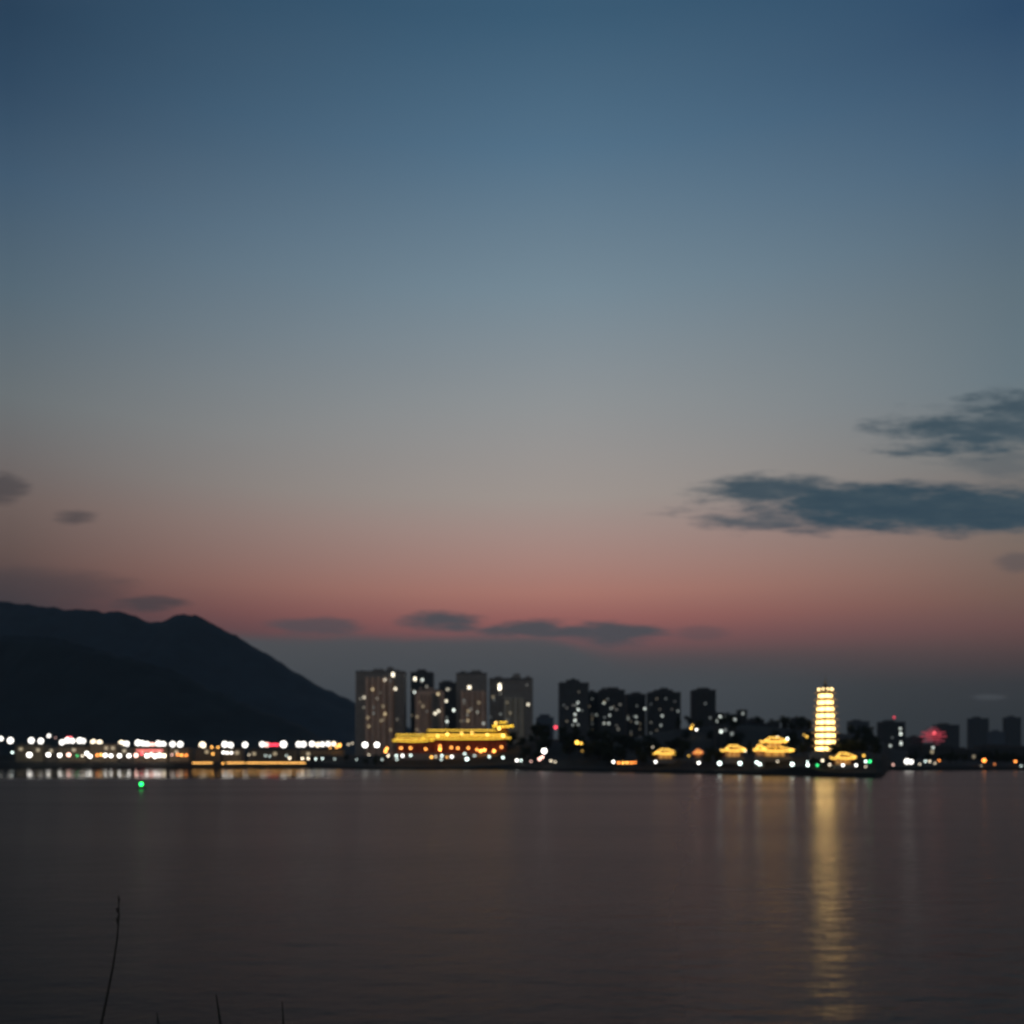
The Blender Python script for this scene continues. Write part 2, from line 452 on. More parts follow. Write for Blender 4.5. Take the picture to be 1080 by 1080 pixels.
up_row = [(1, 779, WHITE, 22, 3.4), (11, 781, WHITE, 26, 4.6), (33, 781, WHITE, 26, 4.4), (43, 781.5, WHITE, 26, 4.2), (51.5, 776, WHITE, 22, 3.2), (58.5, 778, PINK, 7, 2),
          (65.5, 783, WHITE, 26, 4), (71, 781, WHITE, 26, 4.2), (76.5, 781.5, WHITE, 26, 3.6), (84, 781, WHITE, 26, 4.4), (88, 781.5, WHITE, 22, 3.6), (98.5, 783, WARM, 26, 4.4), (105, 783.5, WARM, 26, 4.2),
          (128, 784, WARM, 26, 4.4), (133.5, 784.5, WHITE, 26, 4), (145.5, 783.5, WHITE, 26, 4.4), (150, 784, WHITE, 26, 4), (155, 785, WHITE, 26, 4), (160.5, 786, PINK, 26, 4), (167, 784.5, WHITE, 26, 4.4), (172, 785, WHITE, 26, 4.2),
          (182, 785, WHITE, 26, 4.2), (190, 785, WHITE, 26, 4.4), (213.5, 786, WARM, 28, 5), (237, 785, WHITE, 26, 4.4), (243, 786, WHITE, 26, 4.4), (258.5, 785.5, WHITE, 26, 4.2), (276.5, 785, WHITE, 24, 4), (281.5, 785.5, PINK, 24, 3.6),
          (299, 785, WHITE, 28, 5), (315, 785, WHITE, 26, 4.2), (320, 785, WHITE, 26, 4.2), (329, 784.5, WHITE, 26, 4), (335, 785.5, WARM, 24, 3.6), (340, 785, WHITE, 24, 3.6), (346, 784.5, WHITE, 24, 3.6), (352, 784.5, WARM, 24, 3.4)]
row(up_row, lambda p: 836 if p < 330 else 812, 'in the left shore\'s upper row', 'floodlights on the raised road of the left shore', 'flood')
row([(223.5, 788, AMBER, 16, 2), (230, 788, AMBER, 16, 2), (224.5, 795, AMBER, 16, 2.2), (358, 786, AMBER, 22, 3), (355, 788, AMBER, 14, 2.4), (348, 788.5, AMBER, 10, 2)], 800, 'among the amber lamps on the left shore', 'amber lamps of the left shore')
low_row = [(13, 793.5, COOL, 16, 2), (31, 796, WHITE, 26, 3.4), (51, 796, WHITE, 26, 3.2), (63, 796.5, WHITE, 26, 3), (72.5, 796, PINK, 24, 3), (81.5, 797, GREEN, 8, 1.8), (87, 797, WARM, 10, 2), (91.5, 794.5, WHITE, 26, 3), (95, 797.5, WHITE, 26, 3),
           (102.5, 796.5, ORANGE, 20, 2.6), (106.5, 796, AMBER, 20, 2.6), (111, 796.5, WHITE, 24, 3), (117, 797, WHITE, 24, 2.8), (126, 797, WHITE, 26, 3), (136, 797, WHITE, 26, 3), (143.5, 796.5, PINK, 26, 3.2), (149.5, 795, RED, 16, 2.4), (155, 797, WHITE, 28, 3.2),
           (159.5, 795.5, PINK, 26, 3), (163.5, 797.5, WHITE, 28, 3.2), (168, 796.5, WHITE, 28, 3.2), (173, 797, WARM, 26, 3), (181.5, 796, PINK, 9, 2), (187.5, 796, ORANGE, 20, 2.4), (191.5, 796.5, AMBER, 20, 2.4), (196.5, 796.5, ORANGE, 18, 2.4),
           (235.5, 793.5, WHITE, 22, 2.6), (239.5, 794, WHITE, 22, 2.6), (244, 794, WHITE, 22, 2.4), (262.5, 796, WARM, 5, 2), (280, 797, COOL, 5, 2), (284.5, 797.5, COOL, 5, 2), (302, 797, COOL, 5, 2), (305.5, 799.5, WARM, 14, 2.4)]
row(low_row, 791, 'in the left shore\'s lower row', 'promenade lamps of the left shore')
row([(319, 800, WARM, 17, 2.2), (325, 800, WARM, 17, 2.2), (333, 800.5, COOL, 11, 2), (340, 800, COOL, 11, 2), (353, 800.5, COOL, 4, 2), (367.5, 785, WARM, 6, 2), (371.5, 784, WARM, 5, 2), (376, 801, COOL, 4, 1.8)],
    lambda p: shore(p) + 32, 'right of the amber light rails', 'pale lamps at the bend of the shore')
mid = [(385, 785.5, WHITE, 28, 3.8), (397.5, 785.5, WHITE, 28, 3.6), (389, 796, WARM, 5, 2), (409.5, 797, WARM, 18, 2), (403, 801, COOL, 5, 2), (418, 797, COOL, 14, 2.2), (418.5, 801, COOL, 8, 2), (424.5, 797, WHITE, 26, 2.6), (433, 796.5, COOL, 14, 2.2),
       (455, 798.5, AMBER, 18, 2.4), (459.5, 798, WARM, 7, 2), (466, 797, (COOL), 16, 2.2), (465.5, 801, COOL, 8, 2), (471.5, 798.5, AMBER, 12, 2), (476.5, 798, WHITE, 24, 2.6), (490, 795, COOL, 12, 2.2), (492.5, 800.5, COOL, 22, 2.8), (500.5, 797, COOL, 6, 2.2),
       (516, 798, COOL, 14, 2.2), (530.5, 799, COOL, 16, 2.4), (545, 802, WHITE, 26, 2.6), (549.5, 802, COOL, 14, 2), (560, 803, PINK, 6, 2.2), (569, 800.5, PINK, 18, 2.8), (572, 798.5, PINK, 18, 2.6), (574, 792, WHITE, 30, 3.6), (581, 802.5, WARM, 12, 2), (585.5, 803.5, WARM, 7, 2)]
row(mid, lambda p: shore(p) + 9, 'along the shore below the golden hall', 'shore lamps below the golden hall')
row([(608.5, 783, GOLD, 26, 2.8), (613, 784, GOLD, 14, 2.4), (614, 792, GOLD, 3, 2)], 575, 'of three on the dark wooded bank', 'yellow lamps on the wooded bank')
row([(647, 803.5, WHITE, 26, 2.6), (652.5, 804.5, ORANGE, 22, 2.4), (657, 804.5, AMBER, 24, 2.4), (661.5, 804.3, AMBER, 24, 2.4), (666, 804.5, ORANGE, 22, 2.4), (670, 804, ORANGE, 16, 2), (670, 812, COOL, 8, 2), (688.5, 788, WARM, 4, 2), (726.5, 797, GOLD, 6, 2)],
    lambda p: shore(p) + 7, 'left of the golden pavilions', 'lamps left of the pavilion shore')
row([(729, 768, GOLD, 20, 2.4), (730.5, 765, GOLD, 8, 2), (734.5, 769.5, WHITE, 18, 2.2)], 760, 'of three lamps before the narrow dark tower', 'lamps before the narrow tower')
isl = [(691.5, 803.5, WHITE, 26, 2.4), (737, 804.5, WHITE, 28, 2.6), (759, 805, COOL, 30, 3), (780.5, 805, COOL, 28, 2.8), (798, 804, COOL, 28, 2.6), (801.5, 806, COOL, 26, 2.6), (820, 803, WARM, 7, 2), (835.5, 806, COOL, 28, 2.8), (852, 803.5, COOL, 24, 2.4), (852, 807, COOL, 26, 2.6),
       (862, 807, GREEN, 10, 2.4), (867.5, 802, WARM, 14, 2.4), (875, 806.5, WARM, 9, 2.4), (889, 807, WHITE, 26, 2.4), (903, 807, WHITE, 24, 2.4), (913, 803, COOL, 16, 2.4), (917.5, 803, GREEN, 16, 2.4), (913, 808.5, WARM, 6, 2)]
row(isl, lambda p: shore(p) + 8, 'along the pagoda island waterfront', 'waterfront lamps of the pagoda island')
row([(786, 792, WARM, 12, 2), (820, 777.5, WARM, 14, 2.2), (830.5, 779, COOL, 24, 2.4), (851, 777, GOLD, 9, 2.4), (848, 775, GOLD, 4, 2), (911, 797, GOLD, 10, 2.6)], lambda p: shore(p) + 55, 'above the pavilions around the pagoda', 'lamps above the pavilions')
right_l = [(942, 806.5, PINK, 6, 2.4), (970, 806, WARM, 5, 2), (976, 803, COOL, 8, 2.2), (980.5, 803, WARM, 8, 2.2), (986, 805, WARM, 4, 2.2), (990.5, 802, ORANGE, 12, 2), (1006, 809, WARM, 4, 2.2), (1038, 802, ORANGE, 26, 3), (1049, 806, ORANGE, 3, 2.4), (1035, 808, WARM, 2.5, 2), (1071, 803, ORANGE, 20, 2.4), (1077, 808, COOL, 5, 2.4)]
row(right_l, lambda p: shore(p) + 8, 'on the far right shore', 'lamps of the far right shore')
lamp(956.5, 803, shore(957) + 9, WHITE, 28, 4, 'large bright white floodlight at the left end of the far right shore', 'twin floodlights on the far right shore', 'flood')
lamp(961, 803.5, shore(961) + 9, WHITE, 26, 3.4, 'smaller white floodlight right beside the large one on the far right shore', 'twin floodlights on the far right shore', 'flood')

# amber light rails along the left quay
for i, (a, b, lab) in enumerate([(203, 224, 'short amber light rail on the quay edge, leftmost of three'), (239, 258, 'short amber light rail on the quay, in the middle of three'), (260, 322, 'long amber light rail on the quay, rightmost of three')]):
    D = 774.; x0, x1 = X(a, D), X(b, D); g = 2.1
    t = thing('light_rail', lab, 'railing', ((x0 + x1) / 2, D, g), 'amber light rails on the left quay')
    hw = (x1 - x0) / 2; zr = Z(805, D) - g
    k = max(3, int(hw * 2 / 6))
    for j in range(k + 1):
        bm = B(); xx = -hw + 2 * hw * j / k; lathe(bm, [(.09, 0), (.07, zr - .1)], 6, (xx, 0, 0)); obj('post', bm, MPOLE, t)
    bm = B(); box(bm, -hw, hw, -.12, .12, .5, .62); obj('lower_rail', bm, MPOLE, t)
    bm = B(); tube(bm, [(-hw, 0, zr + .3), (0, 0, zr + .3), (hw, 0, zr + .3)], .46, 6); obj('light_tube', bm, glow((1, .48, .10), 2.8), t)
lamp(235, 805, 775, AMBER, 12, 2, 'single amber lamp in the gap between the amber light rails', None)

# red lit signs
def sign(px0, px1, py, D, hpx, col, L, label, group=None, frame=MCAP):
    w, h, g = W(px1 - px0, D), W(hpx, D), G((px0 + px1) / 2, D)
    z = Z(py, D) - g
    t = thing('lit_sign', label, 'sign', (X((px0 + px1) / 2, D), D, g), group)
    bm = B(); box(bm, -w / 2, w / 2, -.15, .1, z - h / 2, z + h / 2); obj('lit_panel', bm, glow(col, L), t)
    bm = B(); box(bm, -w / 2 - .15, w / 2 + .15, .11, .5, z - h / 2 - .15, z + h / 2 + .15); obj('back_panel', bm, frame, t)
    for s in (-1, 1):
        bm = B(); box(bm, s * w * .35 - .15, s * w * .35 + .15, .51, .8, -.3, z + h / 2); obj('post', bm, MPOLE, t)
    PROTECT.append(((px0 + px1) / 2, D))


sign(283, 294, 785.5, 828, 2.6, (1, .03, .07), 2.6, 'long red neon sign between white floodlights on the left shore')
sign(70, 76, 778, 838, 2.2, (1, .03, .07), 1.8, 'small red neon sign above the floodlights at far left')
sign(144, 172, 791.5, 801, 1.6, (1, .1, .08), 1.6, 'thin red lit sign between the two lamp rows on left shore')
lamp(586, 767, 700, RED, 14, 2.8, 'single red beacon lamp above the dark wooded bank', None)

# ------------------------------------------------------------------ buildings
GL = GR = None
FC = {k: facade('facade_' + k, c, ms=1.05 if k in ('brown', 'beige') else .75) for k, c in dict(taupe=(.40, .36, .31), brown=(.85, .58, .42), beige=(.70, .62, .47), tan=(.36, .28, .17), umber=(.20, .165, .12), grey=(.10, .108, .105), dark=(.05, .056, .056), blue=(.10, .13, .16)).items()}


def windows(t, x, z, w, h, y, col, L):
    bm = B(); box(bm, x - w / 2, x + w / 2, y - .12, y, z - h / 2, z + h / 2)
    return obj('window', bm, glow(col, L, False), t)


def tower(px0, px1, ytop, D, label, wall='grey', bays=(), caps=(), wins=(), depth=22, name='apartment_tower', group=None, cat='apartment tower', sink=3):
    """bays: (px0, px1, ytop, wall) proud wings; caps: (px0, px1, ytop) roof boxes; wins: (px, py, colour, L, w, h)."""
    pc = (px0 + px1) / 2; xc = X(pc, D); g = G(pc, D) - sink
    t = thing(name, label, cat, (xc, D, g), group)
    lx = lambda p, d=D: X(p, d) - xc
    zt = Z(ytop, D) - g
    bm = B(); box(bm, lx(px0), lx(px1), 0, depth, 0, zt)
    k = 0
    zf = 6.
    while zf < zt - 2:                       # floor ledges
        box(bm, lx(px0) - .25, lx(px1) + .25, -.35, -.003, zf, zf + .35); zf += 9.
    core = obj('wall', bm, FC[wall], t); wingo = {}
    bm = B(); p0, p1 = lx(px0), lx(px1)
    for a in ((p0 - .2, p1 + .2, -.2, .3), (p0 - .2, p1 + .2, depth - .3, depth + .2), (p0 - .2, p0 + .3, .303, depth - .303), (p1 - .3, p1 + .2, .303, depth - .303)):
        box(bm, a[0], a[1], a[2], a[3], zt + .003, zt + 1.3)
    obj('roof_parapet', bm, MROOF, t)
    if depth == 22:                          # lift houses and tanks on the roof
        rc_ = random.Random(int(px0))
        for j in range(3):
            q = lerp(px0 + 2, px1 - 5, (j + rc_.random() * .7) / 3); caps = list(caps) + [(q, q + rc_.uniform(2, 4.5), ytop - rc_.uniform(.8, 2.6))]
    for j, (a, b, y) in enumerate(caps):
        dj = j * .31; bm = B(); box(bm, lx(a), lx(b), 3 + dj, depth - 3 - dj, zt + .003, Z(y, D) - g); box(bm, lx(a) + 1, lx(b) - 1, 5 + dj, depth - 6 - dj, Z(y, D) - g + .003, Z(y, D) - g + 1.6); obj('roof_house', bm, FC[wall], t)
    for (a, b, y, w) in bays:
        zb = Z(y, D - 4) - g
        bm = B()
        nb = max(3, round(W(b - a, D) / 5.5))
        box(bm, lx(a) + .3, lx(b) - .3, -1.6, -.4, 0, zb - 1.5)
        for j in range(nb):                  # projecting piers with balcony stacks between them
            xa = lerp(lx(a), lx(b), (j + .0) / nb); xb = lerp(lx(a), lx(b), (j + .58) / nb)
            box(bm, xa, xb, -4.6, -1.603, 0, zb)
            xc_ = lerp(lx(a), lx(b), (j + 1) / nb) - .003
            zf = 4.5
            while zf < zb - 3: box(bm, xb + .003, xc_, -3., -1.603, zf, zf + .9); zf += 3
        wingo[a] = obj('wing', bm, FC[w], t)
    if group in (GL, GR):                    # a few dim rooms, on the window grid
        rw_ = random.Random(int(px0 * 7)); wins = list(wins)
        for j in range(9):
            px = px0 + 1.5 + (3.4 * F / D) * rw_.randrange(max(1, int(W(px1 - px0, D) / 3.4) - 1))
            py = ytop + 6 + (3. * F / D) * rw_.randrange(16)
            wins.append((px, py, rw_.choice((WIN, WINY, WINC)), rw_.uniform(.5, 1.9), 1.7, 1.9))
    for q in wins:
        px, py, col, L = q[:4]; ww = q[4] if len(q) > 4 else 2.2; hh = q[5] if len(q) > 5 else 2.4
        y = -.4; hold = core; sc_ = (.45 if name == 'hillside_house' else .7 if wall in ('dark', 'grey') and D > 990 else 1.) * (.6 if D > 1100 else 1.)
        for (a, b, yy_, _) in bays:
            if a <= px <= b and py >= yy_ + 1: y = -5.3; hold = wingo[a]
        d = D + y
        windows(hold, X(px, d) - xc, Z(py, d) - g, ww, hh, y, col, (L * .17 if L > 8 else L * .13) * sc_)
    return t


WIN, WINC, WINY = (1, .9, .68), (.92, 1, .9), (1, .78, .42)
GL = 'tall apartment towers behind the golden hall'
tower(375, 426, 709, 900, 'tallest wide apartment tower left of golden hall with brown central wing', 'taupe', [(386, 416, 714, 'brown')], [(392, 404, 706.5), (407, 414, 704.5)],
      [(414.5, 711.5, WIN, 16, 2.4, 4), (406, 717, WIN, 7), (417, 726.5, WIN, 12), (384, 735.5, WIN, 8), (393, 727, WINY, 5), (404, 745, WINY, 2), (406, 753, WINY, 6), (388, 757, WINY, 2.5), (402, 760, WINY, 2), (412, 770, WINY, 2), (389, 766, WINY, 3)], group=GL)
tower(433, 456, 710, 945, 'dark slim apartment tower with two lit top windows behind a brown block', 'grey', [], [(439, 449, 707)],
      [(437.7, 716, WIN, 17, 2.6, 3.2), (445.5, 717, WINC, 9), (437.5, 730, WINC, 10), (450, 724, WIN, 2)], group=GL)
tower(438, 467, 728.5, 880, 'lower brown apartment block right of the tallest tower', 'brown', [(444, 452, 731, 'brown'), (456, 464, 731, 'taupe')], [(447, 457, 726.5)],
      [(462, 732, WINY, 8), (459, 752.5, WIN, 12), (462.5, 750, WIN, 10), (436 + 4, 756, WINY, 2), (446, 745, WINY, 2)], group=GL)
tower(463, 482, 721, 940, 'plain dark tower in the gap between the two brown blocks', 'grey', [], [(468, 474, 719)],
      [(472, 727, WIN, 7), (470.7, 739.5, WIN, 12), (478.5, 749, WINC, 14), (471.5, 761, WINC, 10)], group=GL)
tower(481, 513, 711, 905, 'apartment tower with reddish brown wing directly above the golden hall', 'taupe', [(486, 513, 728, 'brown')], [(484, 492, 709), (496, 508, 708)],
      [(495, 725, WIN, 17, 2.8, 3), (494, 750, WINY, 3), (493.5, 760, WINY, 4), (510, 763, WINC, 4), (505, 741, WINY, 2)], group=GL)
tower(516, 562, 716.5, 915, 'broad apartment tower with pale ribbed wing, rightmost behind golden hall', 'taupe', [(531, 553, 735, 'beige')], [(521, 530, 714.5), (541, 549, 711.5), (554, 560, 714)],
      [(527, 724, WIN, 18, 2.6, 5.5), (527, 727, WIN, 10), (557, 743, WIN, 9), (520, 735, WINY, 2), (538, 752, WINY, 1.5)], group=GL)
GR = 'dark apartment towers right of the golden hall'
tower(590, 621, 721, 1000, 'tallest dark tower of the right cluster with column of lit windows', 'grey', [], [(597, 612, 718), (602, 608, 716.5)],
      [(609.5, 741, WINC, 8), (610, 748.5, WINC, 12), (606.5, 753.5, WINC, 9), (606.5, 760, WINC, 12), (604.5, 764.5, WINC, 4), (609.5, 764.5, WINC, 5)], group=GR)
tower(620, 631, 731, 1040, 'thin stepped dark tower leaning against the tallest of the right cluster', 'dark', [], [(622, 628, 729)], [(632 - 3, 754, WINC, 3)], group=GR)
tower(633, 659, 728.5, 1005, 'dark tower with scattered dim windows, second in the right cluster', 'dark', [], [(640, 653, 726)],
      [(637, 741.5, WINC, 8), (644.5, 747, WINC, 4), (643, 754.5, WINC, 6), (642, 763, WINC, 8), (637, 763, WINC, 5), (654, 743, WIN, 1.5), (652, 769, WIN, 2)], group=GR)
tower(661, 681, 733, 1030, 'low dark tower between two broader ones in the right cluster', 'dark', [], [(668, 677, 731)],
      [(680, 747.5, WINC, 9), (671, 756, WINC, 6), (671.5, 762, WINC, 4), (662.5, 758, WINC, 3)], group=GR)
tower(685, 718, 731, 1010, 'broad dark tower with stepped crown at the right of its cluster', 'dark', [], [(691, 711, 728.5), (697, 706, 726.5)],
      [(698.5, 755, WINC, 8), (715, 750, WINC, 3), (697, 765, WINC, 4)], group=GR)
tower(732, 755, 728.5, 1020, 'narrow dark tower standing alone left of the ridge', 'dark', [], [(737, 750, 726.5)], [(749, 757, WINC, 1.5), (744, 742, WINC, 1.2)])
tower(566, 584, 757, 1700, 'small bluish far block between the two tower clusters', 'blue', [], [(569, 580, 754)], depth=30, name='apartment_block', cat='apartment block')

# left waterfront blocks
for i, (a, b, y, w, lab, ws) in enumerate([
        (16, 46, 786.5, 'tan', 'low tan waterfront building at the far left of the left shore', [(22, 790), (40, 791)]),
        (47, 60, 789, 'umber', 'small dull brown waterfront building, second from left on the left shore', [(54, 792)]),
        (61, 92, 787.5, 'tan', 'wide tan waterfront building under the red neon sign', [(78, 791)]),
        (94, 124, 785.5, 'tan', 'tan waterfront building left of the crowded white lamps', [(112, 789), (119, 789)]),
        (126, 141, 789, 'umber', 'narrow dull brown waterfront building beside the brown one', [(131, 792)]),
        (142, 176, 788, 'tan', 'long tan waterfront building behind the crowded white lamps', [(150, 793.5), (168, 793.5)]),
        (178, 200, 790, 'tan', 'tan waterfront building behind the orange lamps', [(186, 793)]),
        (206, 232, 790, 'umber', 'dull brown waterfront building above the short amber rail', [(218, 793)]),
        (236, 254, 790.5, 'tan', 'low pale building behind three white lamps on left shore', [(250, 794)]),
        (262, 312, 791, 'umber', 'long low grey building above the long amber rail', [(268, 795), (290, 795)]),
        (316, 362, 791, 'tan', 'long low brown building at the right end of the left shore', [(325, 795)])]):
    tower(a, b, y, 806, lab, w, [], [(a + 2, a + 6, y - 1.2)], [(p, q, WINY, 3, 3, 2.6) for p, q in ws], depth=10, name='waterfront_building', group='low buildings of the left waterfront', cat='building', sink=.5)

# houses on the ridge behind the island
for i, (a, b, y, D, lab, ws) in enumerate([
        (753, 764, 753, 840, 'ridge house with two bright stacked windows right of the narrow tower', [(759.5, 756, WINC, 16), (757, 760.5, WINC, 14)]),
        (764, 779, 754.5, 850, 'wide ridge house with a row of three pale windows', [(765.5, 756.3, WINC, 6), (769, 757.5, WINC, 6), (775, 759, WINC, 9)]),
        (780, 788, 750, 855, 'tallest narrow ridge house with one dim window', [(783.5, 752.5, WINC, 6)]),
        (789, 806, 760, 830, 'low ridge house with a pair of dim orange windows', [(792, 771, WINY, 5), (796, 771, WINY, 5)]),
        (808, 822, 764, 835, 'low dark ridge house with one faint window', [(816, 769.5, WINC, 3)]),
        (838, 850, 758, 860, 'dark ridge house just left of the pagoda', []),
        (756, 766, 768, 700, 'hillside house with one bright cool window', [(760.5, 771.5, WINC, 22), (765, 770, WINC, 2)]),
        (768, 778, 771, 705, 'small hillside house with one faint window', [(772, 774, WINC, 5)])]):
    tower(a, b, y, D, lab, 'dark', [], [(a + 2, (a + b) / 2, y - 1.5)], ws, depth=12, name='hillside_house', group='houses on the ridge', cat='house')

# far right shore
for i, (a, b, y, D, w, lab, ws) in enumerate([
        (896, 917, 761, 2500, 'dark', 'faint far tower right behind the pagoda', []),
        (931, 955, 762, 1250, 'dark', 'dark far right tower with column of pale windows and red beacon', [(949.5, 768.5, WINC, 14, 2.8, 3), (950, 774, WINC, 22, 3, 4), (950.3, 784, WINC, 16, 3, 5), (939, 786.5, WINC, 12, 3, 3), (941, 778, WINC, 2)]),
        (960, 974, 778, 1500, 'dark', 'squat dark block left of the red sign', [(964, 788, WINC, 5)]),
        (988, 1012, 765, 1900, 'dark', 'far tower standing behind the red sign', []),
        (1024, 1043, 758, 2300, 'dark', 'faint far tower above the bright orange lamp', []),
        (1046, 1060, 772, 2100, 'blue', 'low faint far block between two far right towers', []),
        (1062, 1077, 757, 2300, 'dark', 'faint far tower at the right edge of the view', []),
        (970, 1004, 787, 720, 'dark', 'low dark shore building below the red sign', [(984, 788.6, WINC, 8, 1.8, 1.8), (983, 793, WINY, 3)]),
        (1006, 1034, 791, 730, 'dark', 'low dark shore building left of the bright orange lamp', [(1027, 798, WINY, 2)]),
        (1040, 1082, 788, 760, 'dark', 'long low dark building at the right end of the shore', [(1060, 797, WINY, 1.5)])]):
    tower(a, b, y, D, lab, w, [], [(a + 4, a + (b - a) * .6, y - (1.5 if D > 1000 else 1))], ws, depth=20, name='far_building', group='buildings of the far right shore', cat='building')
lamp(943, 756.5, 1256, RED, 4, 2.6, 'dim red beacon on top of the dark far right tower', None)
D = 1480.; w = W(22, D); g = G(985, D)
t = thing('neon_sign', 'large dull red sign glow shaped from stacked tubes above the far right shore', 'sign', (X(985, D), D, g))
PROTECT.append((985, D)); zc = Z(774.5, D) - g
for s_ in (-1, 1):
    bm = B(); box(bm, s_ * w * .22 - .3, s_ * w * .22 + .3, .6, 1.2, -.5, zc + W(6, D)); obj('post', bm, MPOLE, t)
for i, (dy, hw, L) in enumerate([(-7, .16, .5), (-4.5, .3, 1.), (-2, .6, 1.3), (0, .4, 2.), (2.2, .66, 1.5), (4.6, .36, 1.5), (7, .56, .8), (10, .3, .4)]):  # tube lengths and strengths, with a brighter core, imitate a soft red glow
    zz = zc - W(dy, D)
    bm = B(); tube(bm, [(-w * hw, 0, zz), (0, 0, zz), (w * hw * .9, 0, zz)], W(.62, D), 6); obj('glow_tube', bm, glow((1, .02, .05), L * .3), t)
    bm = B(); box(bm, -w * .4, w * .4, .5, .59, zz - .25, zz + .25); obj('bracket', bm, MPOLE, t)
bm = B(); ball(bm, W(1.6, D), (0, -1.2, Z(773, D) - g), 2, (1, .3, 1)); obj('glow_core', bm, glow((1, .10, .12), 1.8), t)

# ------------------------------------------------------------------ Chinese roofs
def hip_ring(hx, hy, z, up, k=8):
    pts = []
    for (ax, ay), (bx, by) in zip([(-1, -1), (1, -1), (1, 1), (-1, 1)], [(1, -1), (1, 1), (-1, 1), (-1, -1)]):
        for i in range(k):
            t = i / k; e = abs(2 * t - 1) ** 3
            pts.append((lerp(ax, bx, t) * hx * (1 + .03 * e), lerp(ay, by, t) * hy * (1 + .03 * e), z + up * e))
    return pts


def hip_roof(bm, hx, hy, z0, h, up, ridge=.55, thick=.35):
    rings = [hip_ring(hx, hy, z0, up), hip_ring(hx * .86 + hx * ridge * .0, hy * .74, z0 + h * .22 + thick, up * .4), hip_ring(lerp(hx, hx * ridge, .6), hy * .4, z0 + h * .56 + thick, up * .1), hip_ring(hx * ridge, hy * .05 + .1, z0 + h, 0)]
    under = hip_ring(hx * .9, hy * .86, z0 - .1, up * .3)
    vs = [[bm.verts.new(p) for p in r] for r in [under] + rings]
    for a, b in zip(vs, vs[1:]):
        for i in range(len(a)): bm.faces.new((a[i], a[(i + 1) % len(a)], b[(i + 1) % len(b)], b[i]))
    bm.faces.new(vs[0][::-1]); bm.faces.new(vs[-1])


def pavilion(px, D, wpx, ytop, ybase, label, L=5, col=GOLD, tiers=1, group='golden lit pavilions by the pagoda'):
    g = G(px, D) - .3; x = X(px, D); hw = W(wpx, D) / 2
    zb = Z(ybase, D) - g; zt = Z(ytop, D) - g
    t = thing('pavilion', label, 'pavilion', (x, D, g), group)
    PROTECT.append((px, D)); PROTECT.append((px - wpx / 3, D)); PROTECT.append((px + wpx / 3, D))
    hd = min(hw, 6.)
    bm = B(); box(bm, -hw * .85, hw * .85, -hd * .85, hd * .85, 0, max(.6, zb)); box(bm, -hw * .95, hw * .95, -hd * .95, hd * .95, -.2, max(.4, zb - .5)); obj('base', bm, MSTONE, t)
    zb = max(.6, zb)
    hr = (zt - zb) / tiers
    s = 1.
    for k in range(tiers):
        z0 = zb + hr * k; ze = z0 + hr * .52
        for i in range(4):
            for sy in (-1, 1):
                bm = B(); lathe(bm, [(.28, z0), (.24, ze + .1)], 8, (s * hw * .72 * (-1 + 2 * i / 3), sy * s * hd * .72, 0)); obj('column', bm, MRED, t)
        bm = B(); hip_roof(bm, hw * s, hd * s, ze, hr * .46, hr * .12, .35); rf = obj('roof', bm, MTILE, t)
        tb = W(1.3, D) / 2
        bm = B(); tube(bm, hip_ring(hw * s * 1.02, hd * s * 1.02, ze, hr * .14), tb, 5, True); obj('eave_light', bm, glow(col, L), rf)
        for sx in (-1, 1):
            bm = B(); tube(bm, [(sx * hw * s, -hd * s, ze + hr * .16), (sx * hw * s * .72, -hd * s * .5, ze + hr * .3), (sx * hw * s * .38, -.3, ze + hr * .47)], tb, 5); obj('hip_light', bm, glow(col, L), rf)
        bm = B(); tube(bm, [(-hw * s * .4, 0, ze + hr * .5), (0, 0, ze + hr * .48), (hw * s * .4, 0, ze + hr * .5)], tb, 5); obj('ridge_light', bm, glow(col, L), rf)
        for j, (fx, fz) in enumerate([(-.62, .16), (-.3, .14), (.02, .15), (.33, .13), (.64, .17), (-.36, .3), (0, .31), (.34, .29)]):
            bm = B(); ball(bm, W(.85, D) / 2 * (1.25 if j % 3 == 0 else .9), (fx * hw * s, -hd * s * (1.02 - fz * 1.6), ze + hr * fz), 1); obj('roof_lamp', bm, glow((1, .5, .06), L * (2.2 if j % 3 == 0 else 1.2)), rf)  # bulbs added to fill the roof slope with golden light
        bm = B(); box(bm, -hw * s * .6, hw * s * .6, -hd * s * .4, hd * s * .4, z0 + .02, ze - .1); obj('glow_wall', bm, glow((1, .42, .06), L * .15), t)  # wall glows by itself, emission in place of lamplight
        s *= .68
    return t


pavilion(701, shore(701) + 34, 21, 790.5, 800, 'low golden pavilion left of the other lit pavilions', 2.5)
pavilion(736, shore(736) + 34, 8, 791, 799, 'small dim orange pavilion right of the leftmost golden one', 1.2, ORANGE)
pavilion(773, shore(773) + 34, 20, 786.5, 798, 'golden pavilion midway between leftmost pavilion and the largest', 2.5)
pavilion(816, shore(816) + 40, 33, 778, 797.5, 'largest two-tier golden pavilion left of the pagoda', 2.5, GOLD, 2)
pavilion(801, shore(801) + 24, 9, 786, 797, 'small golden pavilion against the left side of the largest one', 2.4)
pavilion(889, shore(889) + 20, 19, 794.5, 806, 'golden pavilion at the foot of the pagoda, right side', 2.5)

